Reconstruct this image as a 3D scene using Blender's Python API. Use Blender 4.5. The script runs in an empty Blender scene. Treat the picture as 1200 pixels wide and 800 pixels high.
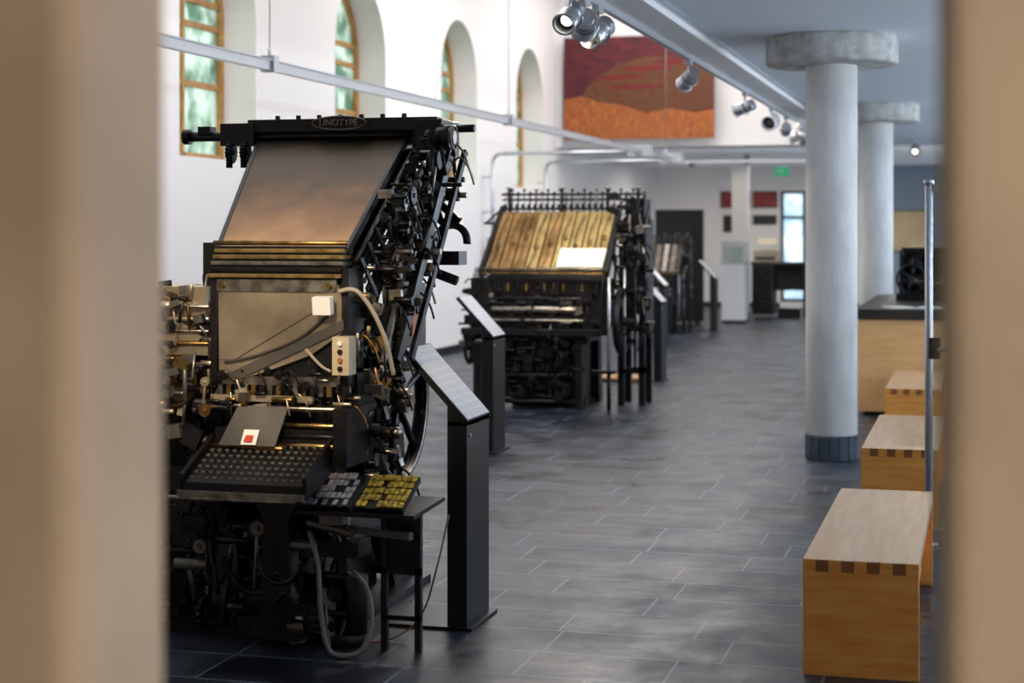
import bpy, math, random, bmesh
from mathutils import Vector, Matrix
random.seed(11)
S=bpy.context.scene
# ---------------------------------------------------------------- materials
def mat(name,col,rough=.5,metal=0.,var=.0,scale=8.,bump=0.,bscale=60.,col2=None,coat=0.,spec=None,emit=None,es=0.,rv=0.,stretch=None):
    m=bpy.data.materials.new(name); m.use_nodes=True
    nt=m.node_tree; p=nt.nodes['Principled BSDF']
    p.inputs['Base Color'].default_value=(*col,1); p.inputs['Roughness'].default_value=rough
    p.inputs['Metallic'].default_value=metal
    if coat: p.inputs['Coat Weight'].default_value=coat
    if spec is not None: p.inputs['Specular IOR Level'].default_value=spec
    if emit: p.inputs['Emission Color'].default_value=(*emit,1); p.inputs['Emission Strength'].default_value=es
    tc=nt.nodes.new('ShaderNodeTexCoord'); mp=nt.nodes.new('ShaderNodeMapping')
    nt.links.new(tc.outputs['Object'],mp.inputs['Vector'])
    if stretch: mp.inputs['Scale'].default_value=stretch
    if var or col2:
        n=nt.nodes.new('ShaderNodeTexNoise'); n.inputs['Scale'].default_value=scale; n.inputs['Detail'].default_value=5
        nt.links.new(mp.outputs[0],n.inputs['Vector'])
        r=nt.nodes.new('ShaderNodeValToRGB')
        c2=col2 if col2 else tuple(min(1,c*(1+var)) for c in col)
        c1=col if col2 else tuple(c*(1-var) for c in col)
        r.color_ramp.elements[0].position=.35; r.color_ramp.elements[1].position=.65
        r.color_ramp.elements[0].color=(*c1,1); r.color_ramp.elements[1].color=(*c2,1)
        nt.links.new(n.outputs['Fac'],r.inputs['Fac']); nt.links.new(r.outputs['Color'],p.inputs['Base Color'])
        if rv:
            mr=nt.nodes.new('ShaderNodeMapRange'); mr.inputs['To Min'].default_value=max(.02,rough-rv); mr.inputs['To Max'].default_value=rough+rv
            nt.links.new(n.outputs['Fac'],mr.inputs['Value']); nt.links.new(mr.outputs[0],p.inputs['Roughness'])
    if bump:
        n=nt.nodes.new('ShaderNodeTexNoise'); n.inputs['Scale'].default_value=bscale
        nt.links.new(mp.outputs[0],n.inputs['Vector'])
        bp=nt.nodes.new('ShaderNodeBump'); bp.inputs['Strength'].default_value=bump; bp.inputs['Distance'].default_value=.01
        nt.links.new(n.outputs['Fac'],bp.inputs['Height']); nt.links.new(bp.outputs[0],p.inputs['Normal'])
    return m
BLK=mat('black_enamel',(.005,.005,.006),.36,.2,var=.3,scale=12,rv=.12)
IRON=mat('cast_iron',(.020,.019,.022),.38,.7,var=.35,scale=15,rv=.12)
STEEL=mat('worn_steel',(.30,.27,.24),.32,1.,var=.4,scale=20,rv=.12)
BRASS=mat('old_brass',(.26,.16,.06),.38,1.,var=.4,scale=18,rv=.1)
BRASSL=mat('polished_brass',(.52,.35,.14),.3,1.,var=.25,scale=18,rv=.1)
PALE=mat('pale_machined_cover',(.50,.42,.31),.33,.8,var=.28,scale=4,rv=.12)
PALED=mat('dull_grey_plate',(.15,.14,.13),.4,.7,var=.2,scale=4,rv=.1)
BEIGE=mat('beige_enamel',(.50,.42,.30),.45)
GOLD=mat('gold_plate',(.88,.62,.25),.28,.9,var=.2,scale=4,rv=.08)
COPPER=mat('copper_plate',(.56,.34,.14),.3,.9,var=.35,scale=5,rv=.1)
YELL=mat('yellow_type',(.62,.42,.05),.4,.3,var=.6,scale=60)
LAV=mat('grey_type',(.46,.45,.50),.35,.5,var=.4,scale=60)
WHITE=mat('white_plastic',(.85,.85,.85),.4)
REDT=mat('red_print',(.6,.05,.03),.5)
CABLE=mat('pale_cable',(.36,.31,.25),.5)
CABLEG=mat('grey_cable',(.18,.17,.16),.45)
CABLEB=mat('brown_cable',(.24,.09,.035),.5)
RUST=mat('worn_orange_paint',(.40,.13,.03),.5,.1,var=.3)
ANTH=mat('anthracite_powder_coat',(.011,.012,.015),.42,.3)
ALU=mat('aluminium',(.58,.60,.64),.33,.9)
ALUW=mat('light_grey_lacquer',(.50,.52,.56),.35,.3)
WALL=mat('white_plaster',(.86,.83,.82),.8,bump=.1,bscale=30)
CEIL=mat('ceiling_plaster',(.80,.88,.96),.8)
CEILW=mat('ceiling_white',(.88,.88,.89),.7)
TAN=mat('tan_plaster',(.58,.46,.35),.75,var=.16,scale=2.2,bump=.15,bscale=20)
CONC=mat('light_concrete',(.76,.76,.75),.75,var=.14,scale=4,bump=.25,bscale=35,stretch=(1,1,.4))
CONC2=mat('rough_concrete',(.50,.50,.48),.85,var=.25,scale=9,bump=.5,bscale=40)
TILEB=mat('blue_slate_tile',(.05,.07,.10),.4,var=.2)
WOOD=mat('beech_top',(.70,.42,.22),.33,0,col2=(.80,.52,.30),scale=4,stretch=(9,.7,1),coat=.15)
WOODF=mat('beech_front',(.78,.29,.05),.4,0,col2=(.90,.40,.09),scale=4,stretch=(1,1,9))
WOODE=mat('beech_end_grain',(.28,.10,.03),.5)
WOODC=mat('counter_veneer',(.80,.46,.18),.45,0,col2=(.88,.54,.24),scale=3,stretch=(1,1,8))
AMBER=mat('amber_window_wood',(.42,.22,.06),.45,var=.2)
BLUEW=mat('blue_grey_wall',(.36,.44,.54),.7)
REDP=mat('dark_red_print',(.28,.03,.03),.6,var=.3,scale=3)
BEIGP=mat('warm_poster',(.95,.70,.40),.6,var=.12,scale=2)
DARKW=mat('dark_stained_wood',(.03,.022,.018),.45,var=.2)
GREEN=mat('exit_sign_green',(.02,.30,.12),.5,emit=(.05,.8,.3),es=.25)
LAMP=mat('lamp_lens',(.9,.9,.85),.3,emit=(1,.9,.75),es=3.5)
PAPER=mat('paper',(.8,.78,.70),.7)

def bronze_glow():  # mottled bronze; warm glow toward the bottom painted into the base colour
    m=bpy.data.materials.new('magazine_bronze_glow'); m.use_nodes=True; nt=m.node_tree; p=nt.nodes['Principled BSDF']; L=nt.links.new
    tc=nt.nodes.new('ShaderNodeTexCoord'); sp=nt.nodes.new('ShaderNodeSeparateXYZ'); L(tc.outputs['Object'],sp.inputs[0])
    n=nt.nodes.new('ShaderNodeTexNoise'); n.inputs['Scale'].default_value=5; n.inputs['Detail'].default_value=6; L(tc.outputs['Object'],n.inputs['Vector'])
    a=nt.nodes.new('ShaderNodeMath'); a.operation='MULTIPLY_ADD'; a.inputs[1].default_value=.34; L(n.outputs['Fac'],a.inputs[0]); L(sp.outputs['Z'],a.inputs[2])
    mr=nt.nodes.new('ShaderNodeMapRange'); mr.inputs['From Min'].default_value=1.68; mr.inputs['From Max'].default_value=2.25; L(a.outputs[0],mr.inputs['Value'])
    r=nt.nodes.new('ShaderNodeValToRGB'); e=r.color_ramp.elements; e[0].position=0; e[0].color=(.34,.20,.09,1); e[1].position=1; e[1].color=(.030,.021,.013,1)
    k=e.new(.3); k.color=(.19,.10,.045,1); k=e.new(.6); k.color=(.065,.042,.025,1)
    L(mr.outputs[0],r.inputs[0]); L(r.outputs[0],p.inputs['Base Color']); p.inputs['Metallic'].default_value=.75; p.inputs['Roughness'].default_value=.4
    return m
BRONZE=bronze_glow()
def glassm():
    m=bpy.data.materials.new('clear_glass'); m.use_nodes=True; nt=m.node_tree; nt.nodes.clear()
    o=nt.nodes.new('ShaderNodeOutputMaterial'); mx=nt.nodes.new('ShaderNodeMixShader')
    t=nt.nodes.new('ShaderNodeBsdfTransparent'); g=nt.nodes.new('ShaderNodeBsdfGlossy'); g.inputs['Roughness'].default_value=.02
    t.inputs['Color'].default_value=(.93,.97,.96,1); mx.inputs[0].default_value=.08
    nt.links.new(t.outputs[0],mx.inputs[1]); nt.links.new(g.outputs[0],mx.inputs[2]); nt.links.new(mx.outputs[0],o.inputs[0]); return m
GLASS=glassm()
def frosted(name,c1,c2,es):
    m=bpy.data.materials.new(name); m.use_nodes=True; nt=m.node_tree; nt.nodes.clear()
    o=nt.nodes.new('ShaderNodeOutputMaterial'); t=nt.nodes.new('ShaderNodeBsdfTranslucent'); tr=nt.nodes.new('ShaderNodeBsdfTransparent')
    mx=nt.nodes.new('ShaderNodeMixShader'); mx.inputs[0].default_value=es
    tc=nt.nodes.new('ShaderNodeTexCoord'); n=nt.nodes.new('ShaderNodeTexNoise'); n.inputs['Scale'].default_value=3.6; n.inputs['Detail'].default_value=3
    r=nt.nodes.new('ShaderNodeValToRGB'); r.color_ramp.elements[0].position=.38; r.color_ramp.elements[1].position=.58
    r.color_ramp.elements[0].color=(*c1,1); r.color_ramp.elements[1].color=(*c2,1)
    nt.links.new(tc.outputs['Object'],n.inputs['Vector']); nt.links.new(n.outputs['Fac'],r.inputs['Fac'])
    nt.links.new(r.outputs[0],t.inputs['Color']); nt.links.new(r.outputs[0],tr.inputs['Color'])
    nt.links.new(t.outputs[0],mx.inputs[1]); nt.links.new(tr.outputs[0],mx.inputs[2]); nt.links.new(mx.outputs[0],o.inputs[0]); return m
FROST=frosted('mottled_window_glass',(.30,.40,.33),(.66,.74,.68),.6)
FROST2=frosted('daylit_glass',(.6,.72,.82),(.85,.93,.97),.6)

def floor_mat():
    m=bpy.data.materials.new('slate_tiles'); m.use_nodes=True; nt=m.node_tree; p=nt.nodes['Principled BSDF']
    L=nt.links.new
    tc=nt.nodes.new('ShaderNodeTexCoord'); br=nt.nodes.new('ShaderNodeTexBrick')
    br.offset=.37; br.offset_frequency=3; br.squash=1.25; br.squash_frequency=2
    br.inputs['Scale'].default_value=1; br.inputs['Brick Width'].default_value=.56; br.inputs['Row Height'].default_value=.36
    br.inputs['Mortar Size'].default_value=.0055; br.inputs['Mortar Smooth'].default_value=.15; br.inputs['Bias'].default_value=0
    br.inputs['Color1'].default_value=(.010,.013,.021,1); br.inputs['Color2'].default_value=(.036,.046,.065,1); br.inputs['Mortar'].default_value=(.15,.17,.21,1)
    L(tc.outputs['Object'],br.inputs['Vector'])
    n=nt.nodes.new('ShaderNodeTexNoise'); n.inputs['Scale'].default_value=2.6; n.inputs['Detail'].default_value=9; n.inputs['Roughness'].default_value=.65; L(tc.outputs['Object'],n.inputs['Vector'])
    mr=nt.nodes.new('ShaderNodeMapRange'); mr.inputs['From Min'].default_value=.3; mr.inputs['From Max'].default_value=.7; mr.inputs['To Min'].default_value=.3; mr.inputs['To Max'].default_value=1.8; L(n.outputs['Fac'],mr.inputs['Value'])
    mx=nt.nodes.new('ShaderNodeMix'); mx.data_type='RGBA'; mx.blend_type='MULTIPLY'; mx.inputs[0].default_value=1
    L(br.outputs['Color'],mx.inputs[6]); L(mr.outputs[0],mx.inputs[7]); L(mx.outputs[2],p.inputs['Base Color'])
    m2=nt.nodes.new('ShaderNodeMapRange'); m2.inputs['From Min'].default_value=.3; m2.inputs['From Max'].default_value=.7; m2.inputs['To Min'].default_value=.24; m2.inputs['To Max'].default_value=.55; L(n.outputs['Fac'],m2.inputs['Value']); L(m2.outputs[0],p.inputs['Roughness'])
    p.inputs['Specular IOR Level'].default_value=.36
    n2=nt.nodes.new('ShaderNodeTexNoise'); n2.inputs['Scale'].default_value=8; n2.inputs['Detail'].default_value=7; L(tc.outputs['Object'],n2.inputs['Vector'])
    bp=nt.nodes.new('ShaderNodeBump'); bp.inputs['Strength'].default_value=.4; bp.inputs['Distance'].default_value=.008
    L(n2.outputs['Fac'],bp.inputs['Height']); L(bp.outputs[0],p.inputs['Normal'])
    return m
FLOOR=floor_mat()
def label_mat():
    m=bpy.data.materials.new('printed_label'); m.use_nodes=True; nt=m.node_tree; p=nt.nodes['Principled BSDF']
    L=nt.links.new; tc=nt.nodes.new('ShaderNodeTexCoord'); br=nt.nodes.new('ShaderNodeTexBrick')
    br.inputs['Scale'].default_value=1; br.inputs['Brick Width'].default_value=.05; br.inputs['Row Height'].default_value=.012; br.inputs['Mortar Size'].default_value=.003
    br.inputs['Color1'].default_value=(.5,.5,.53,1); br.inputs['Color2'].default_value=(.65,.65,.68,1); br.inputs['Mortar'].default_value=(.85,.86,.9,1)
    L(tc.outputs['Object'],br.inputs['Vector']); L(br.outputs['Color'],p.inputs['Base Color']); p.inputs['Roughness'].default_value=.22; return m
LABEL=label_mat()
def field_mat(name,c1,c2,sc,stretch,dist=3):
    m=bpy.data.materials.new(name); m.use_nodes=True; nt=m.node_tree; p=nt.nodes['Principled BSDF']; p.inputs['Roughness'].default_value=.7
    L=nt.links.new; tc=nt.nodes.new('ShaderNodeTexCoord'); mp=nt.nodes.new('ShaderNodeMapping'); mp.inputs['Scale'].default_value=stretch
    n=nt.nodes.new('ShaderNodeTexNoise'); n.inputs['Scale'].default_value=sc; n.inputs['Detail'].default_value=6; n.inputs['Distortion'].default_value=dist
    r=nt.nodes.new('ShaderNodeValToRGB'); r.color_ramp.elements[0].position=.38; r.color_ramp.elements[1].position=.62
    r.color_ramp.elements[0].color=(*c1,1); r.color_ramp.elements[1].color=(*c2,1)
    L(tc.outputs['Object'],mp.inputs[0]); L(mp.outputs[0],n.inputs['Vector']); L(n.outputs['Fac'],r.inputs[0]); L(r.outputs[0],p.inputs['Base Color']); return m

# ---------------------------------------------------------------- mesh builder
def frame(ax):
    ax=Vector(ax).normalized(); t=Vector((0,0,1)) if abs(ax.z)<.9 else Vector((1,0,0))
    u=ax.cross(t).normalized(); return ax,u,ax.cross(u).normalized()
class B:
    def __init__(s,name,loc=(0,0,0),rz=0,scale=(1,1,1)):
        s.name=name;s.loc=loc;s.rz=rz;s.sc=scale;s.v=[];s.f=[];s.fm=[];s.sm=[];s.mats=[]
    def add(s,vs,fs,m,smooth=False):
        if m not in s.mats: s.mats.append(m)
        k=s.mats.index(m); o=len(s.v); s.v+= [tuple(v) for v in vs]
        for i,f in enumerate(fs):
            s.f.append([o+j for j in f]); s.fm.append(k); s.sm.append(smooth if isinstance(smooth,bool) else smooth[i])
    def box(s,c,d,m,R=None):
        c=Vector(c); vs=[]
        for x in(-.5,.5):
            for y in(-.5,.5):
                for z in(-.5,.5):
                    p=Vector((x*d[0],y*d[1],z*d[2])); vs.append(c+(R@p if R else p))
        s.add(vs,[(0,1,3,2),(4,6,7,5),(0,4,5,1),(2,3,7,6),(0,2,6,4),(1,5,7,3)],m)
    def bb(s,x0,x1,y0,y1,z0,z1,m): s.box(((x0+x1)/2,(y0+y1)/2,(z0+z1)/2),(abs(x1-x0),abs(y1-y0),abs(z1-z0)),m)
    def cyl(s,a,b,r,m,r2=None,n=14):
        a=Vector(a);b=Vector(b); r2=r if r2 is None else r2; ax,u,w=frame(b-a); vs=[]
        for i in range(n):
            t=2*math.pi*i/n; d=u*math.cos(t)+w*math.sin(t); vs+= [a+d*r,b+d*r2]
        fs=[(2*i,2*i+1,(2*i+3)%(2*n),(2*i+2)%(2*n)) for i in range(n)]; sm=[True]*n
        fs+=[tuple(2*i for i in range(n)),tuple(2*i+1 for i in range(n))]; sm+=[False,False]
        s.add(vs,fs,m,sm)
    def beam(s,a,b,w,h,m):
        a=Vector(a);b=Vector(b); ax,u,v=frame(b-a); vs=[]
        for p in(a,b):
            for i,j in((-1,-1),(1,-1),(1,1),(-1,1)): vs.append(p+u*(i*w/2)+v*(j*h/2))
        s.add(vs,[(0,1,2,3),(4,5,6,7),(0,1,5,4),(1,2,6,5),(2,3,7,6),(3,0,4,7)],m)
    def tube(s,pts,r,m,n=8,smooth=True,sub=5):
        P=[Vector(p) for p in pts]
        if smooth and len(P)>2:
            Q=[]; 
            for i in range(len(P)-1):
                p0=P[max(i-1,0)];p1=P[i];p2=P[i+1];p3=P[min(i+2,len(P)-1)]
                for k in range(sub):
                    t=k/sub; Q.append(.5*((2*p1)+(p2-p0)*t+(2*p0-5*p1+4*p2-p3)*t*t+(-p0+3*p1-3*p2+p3)*t**3))
            Q.append(P[-1]); P=Q
        vs=[];u=None
        for i,p in enumerate(P):
            d=(P[min(i+1,len(P)-1)]-P[max(i-1,0)]).normalized()
            if u is None: _,u,w=frame(d)
            u=(u-d*u.dot(d)).normalized(); w=d.cross(u)
            for k in range(n):
                t=2*math.pi*k/n; vs.append(p+(u*math.cos(t)+w*math.sin(t))*r)
        fs=[];N=len(P)
        for i in range(N-1):
            for k in range(n): fs.append((i*n+k,i*n+(k+1)%n,(i+1)*n+(k+1)%n,(i+1)*n+k))
        sm=[True]*len(fs)+[False]*2; fs+=[tuple(range(n)),tuple((N-1)*n+k for k in range(n))]
        s.add(vs,fs,m,sm)
    def torus(s,c,ax,R,r,m,n=40,k=8,arc=1.,st=0,sx=1.):
        ax,u,w=frame(ax); c=Vector(c); vs=[]; full=arc>=.999; N=n if full else n+1
        for i in range(N):
            t=st+2*math.pi*arc*i/n; d=u*math.cos(t)+w*math.sin(t)
            for j in range(k):
                q=2*math.pi*j/k; vs.append(c+d*(R+r*math.cos(q))+ax*(r*sx*math.sin(q)))
        fs=[]
        for i in range(N if full else N-1):
            for j in range(k): fs.append((i*k+j,i*k+(j+1)%k,((i+1)%N)*k+(j+1)%k,((i+1)%N)*k+j))
        if not full: fs+=[tuple(range(k)),tuple((N-1)*k+j for j in range(k))]
        s.add(vs,fs,m,True)
    def gear(s,c,ax,R,w,teeth,m):
        ax,u,v=frame(ax); c=Vector(c); n=teeth*4; vs=[]
        for side in(-.5,.5):
            for i in range(n):
                r=R if i%4<2 else R*.88; t=2*math.pi*i/n
                vs.append(c+ax*w*side+(u*math.cos(t)+v*math.sin(t))*r)
        fs=[(i,(i+1)%n,n+(i+1)%n,n+i) for i in range(n)]+[tuple(range(n)),tuple(range(n,2*n))]
        s.add(vs,fs,m); s.cyl(c-ax*w*.9,c+ax*w*.9,R*.25,m)
    def wheel(s,c,ax,R,r,m,spokes=6,hub=.05,m2=None,sx=1.5):
        s.torus(c,ax,R,r,m,sx=sx); ax,u,v=frame(ax); c=Vector(c); s.cyl(c-ax*hub,c+ax*hub,hub*.9,m2 or m)
        for i in range(spokes):
            t=2*math.pi*i/spokes+.3; s.cyl(c,c+(u*math.cos(t)+v*math.sin(t))*R,r*.8,m,n=8)
    def prism(s,pts,axis,a0,a1,m):
        def P(a,q): return {'x':(a,q[0],q[1]),'y':(q[0],a,q[1]),'z':(q[0],q[1],a)}[axis]
        n=len(pts); vs=[P(a0,q) for q in pts]+[P(a1,q) for q in pts]
        s.add(vs,[tuple(range(n)),tuple(range(n,2*n))]+[(i,(i+1)%n,n+(i+1)%n,n+i) for i in range(n)],m)
    def slab(s,p,t,m):
        t=Vector(t); a=[Vector(q) for q in p]; vs=a+[q+t for q in a]
        s.add(vs,[(0,1,2,3),(4,5,6,7),(0,1,5,4),(1,2,6,5),(2,3,7,6),(3,0,4,7)],m)
    def ball(s,c,r,m,n=10,sz=1.):
        c=Vector(c); vs=[c+Vector((0,0,r*sz)),c-Vector((0,0,r*sz))]; h=n//2
        for i in range(1,h):
            a=math.pi*i/h
            for j in range(n):
                b=2*math.pi*j/n; vs.append(c+Vector((r*math.sin(a)*math.cos(b),r*math.sin(a)*math.sin(b),r*sz*math.cos(a))))
        fs=[]
        for j in range(n):
            k=(j+1)%n; fs.append((0,2+j,2+k)); fs.append((1,2+(h-2)*n+k,2+(h-2)*n+j))
            for i in range(h-2): fs.append((2+i*n+j,2+(i+1)*n+j,2+(i+1)*n+k,2+i*n+k))
        s.add(vs,fs,m,True)
    def lathe(s,c,prof,m,n=40):
        c=Vector(c);vs=[];N=len(prof)
        for r,z in prof:
            for i in range(n):
                t=2*math.pi*i/n; vs.append(c+Vector((r*math.cos(t),r*math.sin(t),z)))
        fs=[(a*n+i,a*n+(i+1)%n,(a+1)*n+(i+1)%n,(a+1)*n+i) for a in range(N-1) for i in range(n)]
        sm=[True]*len(fs)+[False]*2; fs+=[tuple(range(n)),tuple((N-1)*n+i for i in range(n))]
        s.add(vs,fs,m,sm)
    def done(s,bevel=0.,seg=1):
        me=bpy.data.meshes.new(s.name); me.from_pydata(s.v,[],s.f)
        for m in s.mats: me.materials.append(m)
        me.polygons.foreach_set('material_index',s.fm); me.polygons.foreach_set('use_smooth',s.sm)
        bm=bmesh.new(); bm.from_mesh(me); bmesh.ops.recalc_face_normals(bm,faces=bm.faces); bm.to_mesh(me); bm.free()
        o=bpy.data.objects.new(s.name,me); S.collection.objects.link(o)
        o.location=s.loc; o.rotation_euler=(0,0,s.rz); o.scale=s.sc
        if bevel:
            bv=o.modifiers.new('bevel','BEVEL'); bv.width=bevel; bv.segments=seg; bv.limit_method='ANGLE'; bv.angle_limit=math.radians(50)
        return o
def rx(a): return Matrix.Rotation(math.radians(a),3,'X')
def ry(a): return Matrix.Rotation(math.radians(a),3,'Y')
def rz(a): return Matrix.Rotation(math.radians(a),3,'Z')

def clutter(b,x0,x1,y0,y1,z0,z1,n,ms,seed=1,sz=1.,gears=True):
    R=random.Random(seed)
    for i in range(n):
        c=Vector((R.uniform(x0,x1),R.uniform(y0,y1),R.uniform(z0,z1))); m=R.choice(ms); k=R.random()
        if k<.28:
            l=R.uniform(.05,.14)*sz; b.cyl(c-Vector((l/2,0,0)),c+Vector((l/2,0,0)),R.uniform(.006,.018)*sz,m,n=10)
        elif k<.5:
            l=R.uniform(.06,.2)*sz; d=Vector((R.uniform(-.3,.3),R.uniform(-.3,.3),1)).normalized()*l/2; b.cyl(c-d,c+d,R.uniform(.005,.013)*sz,m,n=8)
        elif k<.72:
            b.box(c,(R.uniform(.03,.09)*sz,R.uniform(.02,.06)*sz,R.uniform(.02,.07)*sz),m,ry(R.uniform(-25,25)))
        elif k<.86:
            b.cyl(c-Vector((0,.015,0)),c+Vector((0,.015,0)),R.uniform(.015,.035)*sz,m); b.cyl(c-Vector((0,.028,0)),c,.008*sz,m,n=8)
        elif k<.93:
            b.gear(c,(1,0,0),R.uniform(.03,.055)*sz,.015,14,m if m in (BLK,IRON) else IRON)
        else:
            b.tube([c,c+Vector((.05,-.03,.04))*sz,c+Vector((.1,-.02,-.02))*sz,c+Vector((.12,0,-.1))*sz],.006*sz,m)

# ---------------------------------------------------------------- room shell
XL,XR,YB,YF=-6.9,4.0,37.0,-3.5; ZC=3.05; ZH=6.0; XV=-2.2; YV=28.0
b=B('floor'); b.bb(XL-.5,XR+.3,YF-.3,YB+.3,-.12,0,FLOOR); b.done()
wins=[(f-1.66,f) for f in (4.16,7.96,11.76,15.56,19.36,23.21,27.0)]
SILL=2.32;SPR=3.70;RAD=.83
b=B('wall_left'); X0=XL;X1=XL-.5
def wq(b,ya,yb,za1,za2,zb1,zb2,mt=WALL):
    for X in(X0,X1): b.add([(X,ya,za1),(X,yb,zb1),(X,yb,zb2),(X,ya,za2)],[(0,1,2,3)],mt)
yy=YF-.3
for a,f in wins:
    wq(b,yy,a,0,ZH,0,ZH); yy=f; wq(b,a,f,0,SILL,0,SILL)
    b.add([(X0,a,SILL),(X1,a,SILL),(X1,f,SILL),(X0,f,SILL)],[(0,1,2,3)],WALL)
    for q in(a,f): b.add([(X0,q,SILL),(X1,q,SILL),(X1,q,SPR),(X0,q,SPR)],[(0,1,2,3)],WALL)
    n=24;c=(a+f)/2
    pts=[(c-RAD*math.cos(math.pi*i/n),SPR+RAD*math.sin(math.pi*i/n)) for i in range(n+1)]
    for (ya,za),(yb,zb) in zip(pts,pts[1:]):
        wq(b,ya,yb,za,ZH,zb,ZH); b.add([(X0,ya,za),(X1,ya,za),(X1,yb,zb),(X0,yb,zb)],[(0,1,2,3)],WALL)
wq(b,yy,YB+.3,0,ZH,0,ZH)
b.add([(X0,YF-.3,ZH),(X1,YF-.3,ZH),(X1,YB+.3,ZH),(X0,YB+.3,ZH)],[(0,1,2,3)],WALL)
b.add([(X0,YF-.3,0),(X1,YF-.3,0),(X1,YB+.3,0),(X0,YB+.3,0)],[(0,1,2,3)],WALL)
me=b.done()
for i,(a,f) in enumerate(wins):
    w=B('window_%d'%(i+1)); c=(a+f)/2; xf=XL-.38; n=24
    fr=[(xf,a+.035,SILL+.03)]+[(xf,c-(RAD-.035)*math.cos(math.pi*k/n),SPR+(RAD-.035)*math.sin(math.pi*k/n)) for k in range(n+1)]+[(xf,f-.035,SILL+.03)]
    for p,q in zip(fr,fr[1:]): w.beam(p,q,.08,.08,AMBER)
    w.beam((xf,a,SILL+.035),(xf,f,SILL+.035),.07,.07,AMBER)
    for z in(3.05,3.62,3.85):
        h=RAD if z<SPR else math.sqrt(RAD*RAD-(z-SPR)**2)
        w.beam((xf,c-h+.03,z),(xf,c+h-.03,z),.05,.06,AMBER)
    w.beam((xf,c-.05,SILL+.04),(xf,c-.05,SPR+RAD-.04),.055,.07,AMBER)
    gp=[(a+.02,SILL+.02)]+[(c-(RAD-.03)*math.cos(math.pi*k/n),SPR+(RAD-.03)*math.sin(math.pi*k/n)) for k in range(n+1)]+[(f-.02,SILL+.02)]
    w.prism(gp,'x',xf-.012,xf-.006,FROST); w.done(.004)
wx0,wx1,wz0,wz1=-4.17,-3.64,.12,2.5
b=B('wall_back')
b.bb(XL,wx0,YB,YB+.3,0,ZC+.2,WALL); b.bb(wx0,wx1,YB,YB+.3,wz1,ZC+.2,WALL); b.bb(wx0,wx1,YB,YB+.3,0,wz0,WALL); b.bb(wx1,-2.0,YB,YB+.3,0,ZC+.2,WALL)
b.bb(-2.0,XR,YB,YB+.3,0,ZC+.2,BLUEW); b.done()
w=B('window_8')
w.bb(wx0,wx0+.06,YB+.02,YB+.1,wz0,wz1,ANTH); w.bb(wx1-.06,wx1,YB+.02,YB+.1,wz0,wz1,ANTH)
for z in(wz0,1.9,wz1-.06): w.bb(wx0+.06,wx1-.06,YB+.02,YB+.1,z,z+.06,ANTH)
w.bb(wx0+.06,wx1-.06,YB+.07,YB+.075,wz0,wz1,FROST2); w.done()
b=B('wall_right'); b.bb(XR,XR+.3,YF-.3,YB+.3,0,ZC+.2,WALL); b.done()
b=B('wall_front'); b.bb(XL,XR,YF-.3,YF,0,ZC+.2,WALL); b.done()
b=B('wall_upper_back'); b.bb(XL,XV,YV,YV+.3,ZC,ZH,WALL); b.bb(XL,XL+.12,YV-.16,YV,ZC,ZH,CEILW); b.done()
b=B('wall_upper_right'); b.bb(XV,XV+.15,1.9,YV,ZC+.25,ZH,WALL); b.done()
b=B('wall_upper_front'); b.bb(XL,XV,1.60,1.8,ZC,ZH,WALL); b.done()
b=B('ceiling'); 
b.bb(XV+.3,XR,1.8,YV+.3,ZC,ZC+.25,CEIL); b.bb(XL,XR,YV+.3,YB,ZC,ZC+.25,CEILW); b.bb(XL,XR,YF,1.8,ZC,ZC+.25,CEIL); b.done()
b=B('ceiling_high'); b.bb(XL,XV+.15,1.6,YV+.3,ZH,ZH+.2,CEILW); b.done()
b=B('trim_1'); b.bb(XV,XV+.3,1.8,YV,ZC-.06,ZC+.25,CEILW); b.bb(XV+.3,XV+.34,1.8,YV,ZC-.02,ZC,ALU); b.done()
b=B('wall_doorway'); 
b.bb(XL,-.903,1.58,1.80,0,ZC,TAN); b.bb(-.038,XR,1.58,1.80,0,ZC,TAN); b.bb(-.903,-.038,1.58,1.80,2.5,ZC,TAN); b.done(.03,4)
b=B('baseboard_left'); b.bb(XL,XL+.02,1.8,YB,0,.1,ANTH); b.done()
b=B('baseboard_back'); b.bb(XL+.02,wx0-.02,YB-.02,YB,0,.1,ANTH); b.bb(wx1+.02,XR,YB-.02,YB,0,.1,ANTH); b.done()
for i,y in enumerate((28.9,30.8,32.8,34.8)):
    b=B('trim_%d'%(i+2)); b.bb(XL,XR,y,y+.16,ZC-.09,ZC,CEILW); b.done()

# ---------------------------------------------------------------- columns
for (x,y) in((-1.05,12.57),(-1.13,19.4)):
    b=B('concrete_column',(x,y,0))
    b.lathe((0,0,0),[(.178,.17),(.186,.18),(.186,2.845)],CONC,48)
    b.lathe((0,0,0),[(.455,2.845),(.475,2.86),(.475,3.03),(.465,3.05)],CONC2,64)
    for k in range(16):
        a0=2*math.pi*(k+.03)/16;a1=2*math.pi*(k+.97)/16
        b.prism([(.172*math.cos(a0),.172*math.sin(a0)),(.192*math.cos(a0),.192*math.sin(a0)),(.192*math.cos(a1),.192*math.sin(a1)),(.172*math.cos(a1),.172*math.sin(a1))],'z',0,.17,TILEB)
    b.lathe((0,0,0),[(.178,0),(.178,.172)],TILEB,32)
    b.done(.004)

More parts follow.
